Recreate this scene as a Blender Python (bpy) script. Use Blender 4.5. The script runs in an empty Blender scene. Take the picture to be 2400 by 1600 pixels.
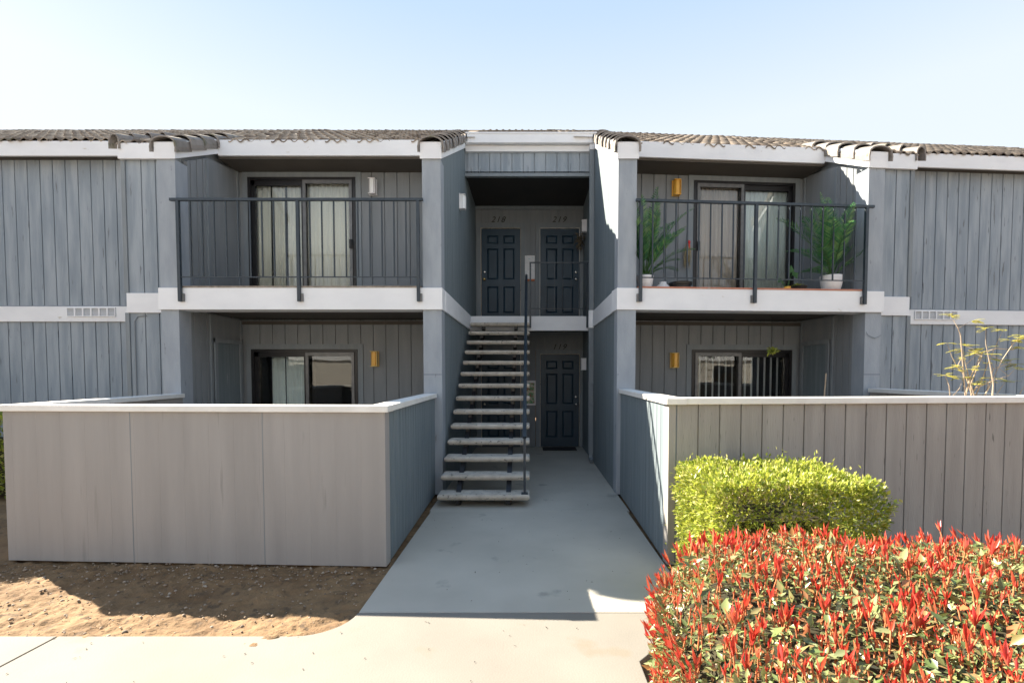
import bpy, bmesh, math, random
import numpy as np
from mathutils import Vector, Matrix, noise
R = math.radians
random.seed(7); rng = np.random.default_rng(7)
sc = bpy.context.scene
col = sc.collection

# ------------------------------------------------------------------ camera
cam_d = bpy.data.cameras.new('camera'); cam = bpy.data.objects.new('camera', cam_d); col.objects.link(cam)
sc.camera = cam
cam_d.sensor_width = 36; cam_d.lens = 36*1150/2400
cam_d.shift_x = -41/2400; cam_d.shift_y = 119/2400
cam_d.clip_start = .05; cam_d.clip_end = 3000
cam.location = (0, 0, 1.617); cam.rotation_euler = (R(90-2.2), 0, 0)
# ------------------------------------------------------------------ sky, sun, exposure
SUN = Vector((-1.20, .65, 1.0)).normalized()          # towards the sun
el = math.asin(SUN.z); az = math.atan2(SUN.x, SUN.y)
w = bpy.data.worlds.new('World'); sc.world = w; w.use_nodes = True
nt = w.node_tree; bg = nt.nodes['Background']
sky = nt.nodes.new('ShaderNodeTexSky'); sky.sky_type = 'NISHITA'; sky.sun_disc = False
sky.sun_elevation = el; sky.sun_rotation = az; sky.air_density = 1.0; sky.dust_density = .9; sky.ozone_density = 1.0
bg.inputs[1].default_value = .125
# thin bright haze high in the air: a pale veil mixed over the clear sky, palest at the horizon
wc = nt.nodes.new('ShaderNodeTexCoord'); sx_ = nt.nodes.new('ShaderNodeSeparateXYZ'); wr = nt.nodes.new('ShaderNodeValToRGB'); wm = nt.nodes.new('ShaderNodeMixRGB')
wr.color_ramp.elements[0].position = .0; wr.color_ramp.elements[0].color = (.97, .98, 1.0, 1)
wr.color_ramp.elements[1].position = .95; wr.color_ramp.elements[1].color = (.36, .54, .80, 1)
for ps, cc in ((.42, (.86, .93, .985, 1)), (.58, (.60, .76, .93, 1))): e_ = wr.color_ramp.elements.new(ps); e_.color = cc
wk_ = nt.nodes.new('ShaderNodeMixRGB'); wk_.blend_type = 'MULTIPLY'; wk_.inputs[0].default_value = 1; wk_.inputs[2].default_value = (1.86, 1.90, 1.98, 1)
wm.inputs[0].default_value = .97
nt.links.new(wc.outputs['Generated'], sx_.inputs[0]); nt.links.new(sx_.outputs[2], wr.inputs[0]); nt.links.new(wr.outputs[0], wk_.inputs[1])
nt.links.new(sky.outputs[0], wm.inputs[1]); nt.links.new(wk_.outputs[0], wm.inputs[2]); nt.links.new(wm.outputs[0], bg.inputs[0])
sd = bpy.data.lights.new('sun', 'SUN'); sd.energy = 5; sd.angle = R(.5); sd.color = (1, .90, .74)
so = bpy.data.objects.new('sun', sd); col.objects.link(so)
so.rotation_euler = SUN.to_track_quat('Z', 'Y').to_euler(); so.location = (-20, 12, 20)
sc.cycles.diffuse_bounces = 3
sc.view_settings.view_transform = 'Standard'; sc.view_settings.look = 'None'
sc.view_settings.exposure = 2.10; sc.view_settings.gamma = 1; sc.view_settings.use_curve_mapping = False

# ------------------------------------------------------------------ materials
def newmat(name):
    m = bpy.data.materials.new(name); m.use_nodes = True
    return m, m.node_tree, m.node_tree.nodes['Principled BSDF']
def mat(name, c1, c2=None, rough=.7, scale=4, stretch=(1, 1, 1), bump=0, bscale=None, metal=0, spec=.4, island=None, detail=6, c3=None, sc3=20, th3=.7, trans=0, contrast=(.3, .7)):
    m, t, p = newmat(name); N = t.nodes; L = t.links
    tc = N.new('ShaderNodeTexCoord'); mp = N.new('ShaderNodeMapping'); mp.inputs['Scale'].default_value = stretch
    L.new(tc.outputs['Object'], mp.inputs[0])
    nz = N.new('ShaderNodeTexNoise'); nz.inputs['Scale'].default_value = scale; nz.inputs['Detail'].default_value = detail
    L.new(mp.outputs[0], nz.inputs['Vector'])
    cr = N.new('ShaderNodeValToRGB'); cr.color_ramp.elements[0].position = contrast[0]; cr.color_ramp.elements[1].position = contrast[1]
    cr.color_ramp.elements[0].color = (*c1, 1); cr.color_ramp.elements[1].color = (*(c2 or c1), 1)
    L.new(nz.outputs['Fac'], cr.inputs[0]); out = cr.outputs[0]
    if c3:
        n3 = N.new('ShaderNodeTexNoise'); n3.inputs['Scale'].default_value = sc3; n3.inputs['Detail'].default_value = 5
        L.new(mp.outputs[0], n3.inputs['Vector'])
        r3 = N.new('ShaderNodeValToRGB'); r3.color_ramp.elements[0].position = th3; r3.color_ramp.elements[1].position = min(.99, th3+.06)
        L.new(n3.outputs['Fac'], r3.inputs[0])
        mx = N.new('ShaderNodeMixRGB'); L.new(r3.outputs[0], mx.inputs[0]); L.new(out, mx.inputs[1]); mx.inputs[2].default_value = (*c3, 1); out = mx.outputs[0]
    if island:
        g = N.new('ShaderNodeNewGeometry'); r4 = N.new('ShaderNodeValToRGB')
        while len(r4.color_ramp.elements) < len(island): r4.color_ramp.elements.new(.5)
        for i, c in enumerate(island):
            r4.color_ramp.elements[i].position = i/(len(island)-1); r4.color_ramp.elements[i].color = (*c, 1)
        L.new(g.outputs['Random Per Island'], r4.inputs[0])
        mx = N.new('ShaderNodeMixRGB'); mx.blend_type = 'MIX'; mx.inputs[0].default_value = .75
        L.new(out, mx.inputs[1]); L.new(r4.outputs[0], mx.inputs[2]); out = mx.outputs[0]
    L.new(out, p.inputs['Base Color']); p.inputs['Roughness'].default_value = rough
    p.inputs['Metallic'].default_value = metal; p.inputs['Specular IOR Level'].default_value = spec
    if bump:
        nb = N.new('ShaderNodeTexNoise'); nb.inputs['Scale'].default_value = bscale or scale*6; nb.inputs['Detail'].default_value = 8
        L.new(mp.outputs[0], nb.inputs['Vector'])
        bn = N.new('ShaderNodeBump'); bn.inputs['Strength'].default_value = bump; bn.inputs['Distance'].default_value = .01
        L.new(nb.outputs['Fac'], bn.inputs['Height']); L.new(bn.outputs[0], p.inputs['Normal'])
    if trans:
        tr = N.new('ShaderNodeBsdfTranslucent'); L.new(out, tr.inputs[0])
        ms = N.new('ShaderNodeMixShader'); ms.inputs[0].default_value = trans
        L.new(p.outputs[0], ms.inputs[1]); L.new(tr.outputs[0], ms.inputs[2])
        L.new(ms.outputs[0], N['Material Output'].inputs[0])
    return m
M = {}
M['siding'] = mat('siding_paint', (.245, .288, .335), (.33, .372, .418), rough=.75, scale=3.2, stretch=(3, 3, .35), bump=.35, bscale=26, c3=(.16, .178, .198), sc3=7, th3=.64, contrast=(.38, .62))
M['siding2'] = mat('shaded_side_siding', (.135, .172, .198), (.20, .238, .26), rough=.75, scale=3.5, stretch=(6, 6, .25), bump=.4, bscale=22, c3=(.40, .41, .41), sc3=6, th3=.69)  # siding grey made darker to carry the breezeway's shade
M['recess'] = mat('shaded_recess_siding', (.20, .22, .24), (.245, .262, .28), rough=.75, scale=3, stretch=(3, 3, .4), bump=.25, bscale=30)  # siding grey darkened, recess shade put into the colour
M['trim'] = mat('grey_trim_paint', (.195, .222, .248), (.24, .268, .29), rough=.7, scale=5, stretch=(3, 3, .5), bump=.2)
M['column'] = mat('column_paint', (.28, .315, .362), (.35, .385, .43), rough=.75, scale=4, stretch=(2, 2, .6), bump=.35, bscale=30, c3=(.2, .215, .235), sc3=7, th3=.69)
M['fence'] = mat('fence_paint', (.285, .274, .270), (.338, .325, .32), rough=.7, scale=1.6, stretch=(4, 4, .3), bump=.12, bscale=40, c3=(.27, .26, .255), sc3=3.5, th3=.66)
M['fence2'] = mat('board_fence_paint', (.288, .272, .260), (.345, .328, .312), rough=.7, scale=2.5, stretch=(4, 4, .4), bump=.3, bscale=30, c3=(.14, .135, .13), sc3=13, th3=.665, contrast=(.36, .64))
M['white'] = mat('white_paint', (.76, .775, .81), (.83, .845, .875), rough=.6, scale=2.5, stretch=(1, 1, 2), bump=.15, bscale=25, c3=(.62, .60, .57), sc3=6, th3=.70)
M['cap'] = mat('cap_paint', (.72, .71, .69), (.83, .82, .80), rough=.55, scale=5, bump=.15)
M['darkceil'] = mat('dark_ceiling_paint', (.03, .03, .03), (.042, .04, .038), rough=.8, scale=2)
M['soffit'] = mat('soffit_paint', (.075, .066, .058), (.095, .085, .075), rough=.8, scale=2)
M['rail'] = mat('rail_paint', (.020, .032, .046), (.032, .046, .062), rough=.4, scale=12, spec=.5)
M['door'] = mat('door_paint', (.011, .036, .064), (.018, .050, .084), rough=.45, scale=4, spec=.5)
M['bronze'] = mat('bronze_metal', (.007, .007, .009), (.013, .013, .016), rough=.4, scale=10, spec=.5)
M['screen'] = mat('aluminium_frame', (.13, .135, .14), (.19, .19, .195), rough=.45, scale=14, metal=.5)
M['black'] = mat('black_plastic', (.01, .01, .011), (.018, .018, .02), rough=.4, scale=8)
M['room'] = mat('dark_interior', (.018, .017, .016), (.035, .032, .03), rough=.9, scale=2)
M['tile'] = mat('clay_tile', (.17, .13, .10), (.36, .29, .23), rough=.85, scale=5, bump=.5, bscale=40, island=[(.10, .075, .06), (.23, .18, .135), (.42, .345, .27), (.15, .125, .10), (.30, .235, .18)], c3=(.16, .16, .06), sc3=6, th3=.62)
M['captile'] = mat('cap_tile', (.20, .18, .165), (.30, .27, .245), rough=.85, scale=6, bump=.4, bscale=35, c3=(.17, .16, .12), sc3=7, th3=.6)
M['concrete'] = mat('path_concrete', (.41, .385, .335), (.50, .47, .41), rough=.85, scale=1.3, bump=.15, bscale=90, c3=(.33, .315, .28), sc3=2.2, th3=.64, detail=10)
M['walk'] = mat('walkway_concrete', (.19, .175, .153), (.24, .224, .198), rough=.85, scale=1.1, bump=.15, bscale=90, c3=(.205, .18, .145), sc3=2.0, th3=.60, detail=10)
M['tread'] = mat('tread_concrete', (.42, .38, .33), (.62, .57, .50), rough=.9, scale=9, bump=.6, bscale=60, c3=(.2, .18, .16), sc3=22, th3=.62, detail=8)
M['soil'] = mat('dry_soil', (.155, .092, .046), (.255, .162, .084), rough=.95, scale=3.5, bump=.8, bscale=55, c3=(.12, .078, .045), sc3=16, th3=.58, detail=10)
M['stone'] = mat('pebble', (.22, .18, .14), (.45, .40, .34), rough=.9, scale=5, island=[(.16, .12, .09), (.26, .19, .13), (.42, .36, .30), (.30, .22, .15)])
M['pot'] = mat('white_pot', (.72, .71, .74), (.80, .79, .81), rough=.35, scale=3)
M['gold'] = mat('amber_glass', (.78, .40, .05), (.85, .48, .08), rough=.35, scale=5, spec=.5)
M['brass'] = mat('brass_frame', (.62, .44, .15), (.75, .56, .24), rough=.4, scale=9, metal=.2)
M['lampwhite'] = mat('frosted_glass', (.78, .80, .82), (.86, .87, .88), rough=.3, scale=9)
M['steel'] = mat('satin_nickel', (.6, .6, .58), (.7, .7, .68), rough=.25, metal=.8)
M['brassknob'] = mat('polished_brass', (.75, .55, .22), (.8, .6, .28), rough=.25, metal=.8)
M['curtain'] = mat('cream_curtain', (.90, .88, .79), (.93, .91, .84), rough=.9, scale=3, stretch=(8, 8, .3))
M['sheer'] = mat('sheer_curtain', (.70, .78, .77), (.80, .86, .84), rough=.9, scale=3, stretch=(8, 8, .3))
M['drape'] = mat('taupe_drape', (.46, .39, .35), (.60, .52, .47), rough=.9, scale=3, stretch=(9, 9, .3))
M['blind'] = mat('vinyl_blind', (.50, .52, .52), (.62, .64, .64), rough=.6, scale=3)
M['terracotta'] = mat('terracotta_strip', (.42, .17, .11), (.52, .24, .17), rough=.8, scale=9, c3=(.45, .42, .38), sc3=4, th3=.62)
M['flash'] = mat('metal_flashing', (.20, .17, .14), (.36, .31, .27), rough=.6, scale=16, metal=.3)
M['paper'] = mat('paper', (.70, .72, .76), (.86, .86, .88), rough=.6, scale=9, stretch=(1, 1, 4), c3=(.35, .55, .62), sc3=9, th3=.62)
M['print'] = mat('colour_print', (.55, .50, .40), (.12, .30, .14), rough=.4, scale=16, c3=(.35, .04, .04), sc3=12, th3=.55, contrast=(.42, .55))
M['mat'] = mat('door_mat', (.02, .02, .022), (.035, .035, .035), rough=.95, scale=60)
M['red'] = mat('red_leaf', (.45, .03, .02), (.62, .08, .04), rough=.35, scale=8, spec=.5, trans=.35,
               island=[(.62, .035, .03), (.72, .08, .05), (.38, .03, .025), (.66, .24, .11), (.76, .09, .10), (.45, .10, .04), (.55, .03, .04), (.50, .28, .12)])
M['green'] = mat('glossy_leaf', (.08, .12, .035), (.15, .20, .07), rough=.33, scale=8, spec=.6, trans=.25,
                 island=[(.09, .14, .04), (.22, .27, .10), (.38, .40, .17), (.13, .20, .05), (.36, .30, .14), (.55, .15, .07), (.16, .22, .07), (.42, .42, .22), (.05, .09, .025)])
M['lime'] = mat('boxwood_leaf', (.22, .28, .04), (.34, .38, .07), rough=.4, scale=8, spec=.5, trans=.35,
                island=[(.09, .16, .02), (.40, .48, .05), (.62, .62, .09), (.18, .26, .03), (.50, .54, .07), (.74, .68, .28), (.14, .22, .03)])
M['core'] = mat('shade_dark_core', (.022, .022, .010), (.05, .04, .02), rough=.95, scale=14)  # near-black fill, stands for shade between the hedge leaves
M['stem'] = mat('red_brown_stem', (.48, .13, .05), (.58, .22, .10), rough=.8, scale=14)
M['twig'] = mat('pale_twig', (.36, .27, .19), (.50, .40, .30), rough=.8, scale=14)
M['pinnate'] = mat('yellow_leaflet', (.34, .33, .05), (.5, .45, .10), rough=.5, scale=8, trans=.4,
                   island=[(.55, .52, .06), (.75, .68, .14), (.82, .74, .28), (.35, .42, .06)])
M['palm'] = mat('palm_leaf', (.035, .14, .045), (.07, .24, .07), rough=.35, scale=5, trans=.3, spec=.5,
                island=[(.02, .09, .05), (.05, .22, .08), (.12, .33, .11), (.26, .40, .14), (.02, .12, .07)])
M['plant'] = mat('dark_plant_leaf', (.03, .10, .03), (.08, .17, .05), rough=.35, scale=5, trans=.2)
M['straw'] = mat('dried_straw', (.36, .28, .15), (.52, .43, .26), rough=.9, scale=20)
M['ribbon'] = mat('red_ribbon', (.6, .02, .02), (.7, .03, .03), rough=.5)
M['dry'] = mat('dried_wreath', (.09, .075, .05), (.2, .16, .1), rough=.9, scale=20)
M['number'] = mat('black_numeral', (.01, .01, .01), (.015, .015, .015), rough=.5)
M['tanwall'] = mat('pale_stucco', (.58, .55, .50), (.66, .62, .56), rough=.9, scale=2)
def glassmat():
    m = bpy.data.materials.new('window_glass'); m.use_nodes = True; t = m.node_tree; t.nodes.clear()
    o = t.nodes.new('ShaderNodeOutputMaterial'); mx = t.nodes.new('ShaderNodeMixShader')
    tr = t.nodes.new('ShaderNodeBsdfTransparent'); tr.inputs[0].default_value = (.95, .97, .97, 1)
    gl = t.nodes.new('ShaderNodeBsdfGlossy'); gl.inputs['Roughness'].default_value = .01
    fr = t.nodes.new('ShaderNodeFresnel'); fr.inputs[0].default_value = 1.55
    tc = t.nodes.new('ShaderNodeTexCoord'); nz = t.nodes.new('ShaderNodeTexNoise'); nz.inputs['Scale'].default_value = 1.6
    bp = t.nodes.new('ShaderNodeBump'); bp.inputs['Strength'].default_value = .08; bp.inputs['Distance'].default_value = .02
    L = t.links
    L.new(tc.outputs['Object'], nz.inputs[0]); L.new(nz.outputs[0], bp.inputs['Height']); L.new(bp.outputs[0], gl.inputs['Normal'])
    L.new(fr.outputs[0], mx.inputs[0]); L.new(tr.outputs[0], mx.inputs[1]); L.new(gl.outputs[0], mx.inputs[2]); L.new(mx.outputs[0], o.inputs[0])
    return m
M['glass'] = glassmat()

# ------------------------------------------------------------------ helpers
ID = lambda x, y, z: (x, y, z)
WL = {}                                                     # world location of things
class MB:
    def __init__(s, F=ID): s.v = []; s.f = []; s.F = F
    def pt(s, p): s.v.append(s.F(*p)); return len(s.v)-1
    def poly(s, pts): s.f.append([s.pt(p) for p in pts])
    def box(s, x0, x1, y0, y1, z0, z1, zs=None):
        # zs(y): extra height by y for slanted boxes
        g = zs or (lambda y: 0)
        P = [s.pt(p) for p in ((x0, y0, z0+g(y0)), (x1, y0, z0+g(y0)), (x1, y1, z0+g(y1)), (x0, y1, z0+g(y1)), (x0, y0, z1+g(y0)), (x1, y0, z1+g(y0)), (x1, y1, z1+g(y1)), (x0, y1, z1+g(y1)))]
        for q in ((0, 1, 2, 3), (4, 5, 6, 7), (0, 1, 5, 4), (1, 2, 6, 5), (2, 3, 7, 6), (3, 0, 4, 7)): s.f.append([P[i] for i in q])
    def tube(s, pts, r, n=8, cap=True):
        pts = [Vector(p) for p in pts]; rs = r if isinstance(r, (list, tuple)) else [r]*len(pts)
        rings = []
        for i, p in enumerate(pts):
            d = (pts[min(i+1, len(pts)-1)]-pts[max(i-1, 0)]).normalized()
            a = d.cross(Vector((0, 0, 1)) if abs(d.z) < .9 else Vector((1, 0, 0))).normalized(); b = d.cross(a)
            rings.append([s.pt(p+(a*math.cos(t)+b*math.sin(t))*rs[i]) for t in [2*math.pi*k/n+math.pi/n for k in range(n)]])
        for A, B in zip(rings, rings[1:]):
            for k in range(n): s.f.append([A[k], A[(k+1) % n], B[(k+1) % n], B[k]])
        if cap: s.f.append(rings[0][::-1]); s.f.append(rings[-1])
    def lathe(s, c, prof, n=24):
        rings = [[s.pt((c[0]+r*math.cos(2*math.pi*k/n), c[1]+r*math.sin(2*math.pi*k/n), c[2]+z)) for k in range(n)] for r, z in prof]
        for A, B in zip(rings, rings[1:]):
            for k in range(n): s.f.append([A[k], A[(k+1) % n], B[(k+1) % n], B[k]])
        s.f.append(rings[0][::-1]); s.f.append(rings[-1])
    def build(s, name, m, parent=None, smooth=False, local=False, bevel=0, norm=True):
        me = bpy.data.meshes.new(name); me.from_pydata([tuple(v) for v in s.v], [], s.f); me.update()
        if norm:
            b = bmesh.new(); b.from_mesh(me); bmesh.ops.recalc_face_normals(b, faces=b.faces); b.to_mesh(me); b.free()
        if smooth: me.polygons.foreach_set('use_smooth', [True]*len(me.polygons))
        me.materials.append(M[m])
        o = bpy.data.objects.new(name, me); col.objects.link(o)
        if parent is not None:
            o.parent = parent
            if not local: o.location = -WL.get(parent, Vector((0, 0, 0)))
        if bevel:
            bv = o.modifiers.new('bevel', 'BEVEL'); bv.width = bevel; bv.segments = 2; bv.limit_method = 'ANGLE'
        return o
def tag(o, label=None, cat=None, group=None, kind=None):
    for k, v in (('label', label), ('category', cat), ('group', group), ('kind', kind)):
        if v: o[k] = v
    return o
def thing(name, label, cat, loc=(0, 0, 0), group=None, rz=0):
    o = bpy.data.objects.new(name, None); col.objects.link(o); o.location = loc; o.rotation_euler.z = rz
    o.empty_display_size = .2; WL[o] = Vector(loc); return tag(o, label, cat, group)
def copy_tree(o, parent=None):
    c = o.copy(); col.objects.link(c); c.parent = parent
    for ch in [x for x in bpy.data.objects if x.parent == o]: copy_tree(ch, c)
    return c
def siding(mb, P, a0, a1, z0, z1, sp=.203, ph=0, th=.1, gw=.017, gd=.018):
    """grooved board sheet; P(a, d, z): a along the wall, d outward; z0/z1 numbers or functions of a"""
    zb = z0 if callable(z0) else (lambda a: z0); zt = z1 if callable(z1) else (lambda a: z1)
    prof = [(a0, 0)]
    k = math.ceil((a0+.02-ph)/sp)
    while ph+k*sp < a1-.02:
        g = ph+k*sp; prof += [(g-gw/2, 0), (g-gw/2+.002, -gd), (g+gw/2-.002, -gd), (g+gw/2, 0)]; k += 1
    prof += [(a1, 0), (a1, -th), (a0, -th)]
    lo = [mb.pt(P(a, d, zb(a))) for a, d in prof]; hi = [mb.pt(P(a, d, zt(a))) for a, d in prof]
    n = len(prof)
    for i in range(n): j = (i+1) % n; mb.f.append([lo[i], lo[j], hi[j], hi[i]])
    mb.f.append(lo); mb.f.append(hi[::-1])
def leaves(P, D, U, ln, wd, fold=.25, bend=0):
    """numpy leaf cloud: P base, D direction, U up, ln, wd arrays"""
    n = len(P); D = D/np.linalg.norm(D, axis=1)[:, None]; S = np.cross(D, U); S /= np.linalg.norm(S, axis=1)[:, None]+1e-9; Nn = np.cross(S, D)
    ln = ln[:, None]; wd = wd[:, None]
    V = np.stack([P, P+D*ln*.45-S*wd*.5+Nn*wd*fold, P+D*ln*.5+Nn*bend*ln, P+D*ln*.45+S*wd*.5+Nn*wd*fold, P+D*ln], axis=1).reshape(-1, 3)
    b = (np.arange(n)*5)[:, None]
    Fc = np.concatenate([b+[0, 2, 1], b+[0, 3, 2], b+[1, 2, 4], b+[2, 3, 4]], axis=1).reshape(-1, 3)
    return V, Fc
def npmesh(name, V, Fc, m, parent=None, extra=None):
    me = bpy.data.meshes.new(name)
    me.vertices.add(len(V)); me.vertices.foreach_set('co', np.asarray(V, dtype=np.float32).ravel())
    me.loops.add(Fc.size); me.loops.foreach_set('vertex_index', Fc.astype(np.int32).ravel())
    k = Fc.shape[1]; me.polygons.add(len(Fc)); me.polygons.foreach_set('loop_start', np.arange(0, Fc.size, k, dtype=np.int32))
    me.update(calc_edges=True); me.validate()
    me.materials.append(M[m]); o = bpy.data.objects.new(name, me); col.objects.link(o)
    if parent is not None: o.parent = parent; o.location = -WL.get(parent, Vector((0, 0, 0)))
    return o

# ------------------------------------------------------------------ key dimensions
X0 = 1.165; Y0 = 6.53; DECK = 2.74; BB = 2.455; SL = .515
def roofz(v): return 5.08+SL*(v-.89)
A = R(4.5); cA, sA = math.cos(A), math.sin(A)
FL = lambda u, v, z: (-X0-u, Y0+v, z)
FR = lambda u, v, z: (X0+u*cA-v*sA, Y0+u*sA+v*cA, z)

# ------------------------------------------------------------------ ground, path, walkway
g = MB(); g.box(-400, 400, -400, 400, -.5, -.05); tag(g.build('ground', 'soil'), kind='structure')
def soil_patch(x0, x1, y0, y1, st, name, amp=.023):
    nx = int((x1-x0)/st)+1; ny = int((y1-y0)/st)+1; V = []; Fc = []
    for j in range(ny+1):
        for i in range(nx+1):
            x = x0+(x1-x0)*i/nx; y = y0+(y1-y0)*j/ny
            h = noise.fractal(Vector((x*2.2, y*2.2, 0)), 1, 2, 4)*amp+noise.fractal(Vector((x*13, y*13, 3)), .9, 2, 4)*amp*.75+max(0, noise.noise(Vector((x*30, y*30, 7))))*amp*.5
            V.append((x, y, -.022+h))
    for j in range(ny):
        for i in range(nx):
            a = j*(nx+1)+i; Fc.append((a, a+1, a+nx+2, a+nx+1))
    o = npmesh(name, np.array(V), np.array(Fc), 'soil'); tag(o, kind='structure'); return o
soil_patch(-5.6, -1.13, 2.85, 4.3, .017, 'soil_bed')
soil_patch(1.12, 4.9, 2.3, 4.2, .05, 'soil_bed', .012)
soil_patch(-12, -4.5, 4.2, 8, .06, 'soil_bed', .02)
p = MB(); p.box(-1.158, 1.150, 3.270, 5.730, -.2, 0); p.box(-1.18, 1.18, 5.742, 10.85, -.2, -.003)
tag(p.build('path', 'concrete', bevel=.004), kind='structure')
wk = MB()
arc = [(-1.46+.30*math.sin(t)*1.0, 2.965+.295*(1-math.cos(t))) for t in [math.pi/2*k/8 for k in range(9)]]
def slab(mb, outline, z0, z1):
    lo = [mb.pt((x, y, z0)) for x, y in outline]; hi = [mb.pt((x, y, z1)) for x, y in outline]; n = len(outline)
    mb.f.append(lo[::-1]); mb.f.append(hi)
    for i in range(n): j = (i+1) % n; mb.f.append([lo[i], lo[j], hi[j], hi[i]])
slab(wk, [(-3.02, .8), (.62, .8), (.62, 2.7), (1.15, 3.26)]+arc[::-1]+[(-2.90, 2.965)], -.2, .001)
slab(wk, [(-8, .8), (-3.032, .8), (-2.912, 2.965), (-8, 2.965)], -.2, .001)
slab(wk, [(-24, -12), (24, -12), (24, .79), (-24, .79)], -.2, .001)  # unseen court behind the camera, widened to bounce warm light onto the facade
tag(wk.build('walkway', 'walk', bevel=.004), kind='structure')
# pebbles and clods strewn over the bed
V = []; Fc = []
for i in range(1100):
    x = random.uniform(-5.4, -1.2); y = random.uniform(2.98, 4.15) if random.random() < .7 else random.uniform(3.7, 4.15)
    if y < 3.26+.1 and x > -1.4: continue
    r = random.choice([.004, .006, .006, .009, .013])*random.uniform(.7, 1.3)
    b = len(V)
    for dx, dy, dz in ((1, 0, 0), (0, 1, 0), (-1, 0, 0), (0, -1, 0), (0, 0, .7), (0, 0, -.7)):
        V.append((x+dx*r*random.uniform(.7, 1.4), y+dy*r*random.uniform(.7, 1.4), -.012+random.uniform(0, .006)+dz*r))
    for q in ((0, 1, 4), (1, 2, 4), (2, 3, 4), (3, 0, 4), (1, 0, 5), (2, 1, 5), (3, 2, 5), (0, 3, 5)): Fc.append([b+k for k in q])
tag(npmesh('pebbles', np.array(V), np.array(Fc), 'stone'), 'small clods and pebbles strewn over the bare soil', 'pebbles', kind='stuff')

Vl = []; Dl = []
for i in range(90):
    x, y = (random.uniform(-1.1, 1.1), random.uniform(3.3, 7)) if i < 50 else (random.uniform(-4, .4), random.uniform(2.4, 3.2))
    Vl.append((x, y, .004)); Dl.append((random.uniform(-1, 1), random.uniform(-1, 1), .15))
n = len(Vl); Vv, Fv = leaves(np.array(Vl), np.array(Dl), np.tile([0, 0, 1.], (n, 1)), rng.uniform(.008, .026, n), rng.uniform(.004, .010, n))
tag(npmesh('leaf_litter', Vv, Fv, 'mat'), 'tiny dry leaf scraps scattered on the concrete path', 'leaf litter', kind='stuff')
# ------------------------------------------------------------------ the apartment building
B = thing('apartment_building', 'two storey grey apartment building with white bands and tiled roof', 'building', (0, Y0, 0))
def cap_tiles(F, uc, v0, v1, hw, name='ridge_tile'):
    """barrel tiles overlapping up a sloping parapet"""
    mb = MB(F); L = .30; v = v0-.03
    prof = [(-1.0, -.13), (-1.02, -.06), (-.93, .02), (-.66, .058), (-.3, .076), (0, .081), (.3, .076), (.66, .058), (.93, .02), (1.02, -.06), (1.0, -.13)]
    i = 0
    while v < v1:
        jz = random.uniform(-.006, .006); ju = random.uniform(-.012, .012); rings = []
        for (vv, s, dz) in ((v, 1.0, .045), (v+L*.5, .95, .025), (v+L+.05, .86, .0)):
            for off in (0, .018):
                rings.append([mb.pt((uc+ju+x*hw*s*(1-off/hw*.9 if off else 1), vv, roofz(vv)-.022+(z*s-(off*.9 if z > -.1 else 0))+dz+jz)) for x, z in prof])
        o3 = rings[0::2]; i3 = rings[1::2]; n = len(prof)
        for a, b2 in zip(o3, o3[1:]):
            for k in range(n-1): mb.f.append([a[k], a[k+1], b2[k+1], b2[k]])
        for a, b2 in zip(i3, i3[1:]):
            for k in range(n-1): mb.f.append([a[k], a[k+1], b2[k+1], b2[k]])
        for k in range(n-1): mb.f.append([o3[0][k], o3[0][k+1], i3[0][k+1], i3[0][k]])
        v += L
    return mb.build(name, 'captile', B, smooth=False)
def roof_field(F, u0, u1, v0, v1, name='roof', mort=True, vl=.34, wl=.157):
    """courses of barrel tiles, real relief"""
    V = []; Fc = []; ns = 8
    nw = max(1, int(round((u1-u0)/wl))); wl = (u1-u0)/nw
    v = v0; c = 0
    while v < v1:
        for w_ in range(nw):
            jz = random.uniform(-.005, .005); jv = random.uniform(-.015, .015); b = len(V)
            prof = [(k/ns, .025*math.sin(math.pi*(k/ns-.12)*2)+.010) for k in range(ns+1)]
            for (vv, dz) in ((v+jv, .030), (v+vl+.03, 0)):
                for x, z in prof: V.append(F(u0+(w_+x)*wl, vv, roofz(vv)-.04+z+dz+jz))
            for x, z in prof: V.append(F(u0+(w_+x)*wl, v+jv+.004, roofz(v+jv)-.04+z+.030-.018+jz))
            for k in range(ns):
                Fc.append((b+k, b+k+1, b+ns+2+k, b+ns+1+k)); Fc.append((b+2*ns+2+k, b+2*ns+3+k, b+k+1, b+k))
        v += vl; c += 1
    # underlay so that no light leaks
    b = len(V)
    for (u, vv) in ((u0, v0+.03), (u1, v0+.03), (u1, v1), (u0, v1)): V.append(F(u, vv, roofz(vv)-.065))
    Fc.append((b, b+1, b+2, b+3))
    return npmesh(name, np.array(V), np.array(Fc), 'tile', B)
VR = 5.6                                                     # ridge
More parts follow.
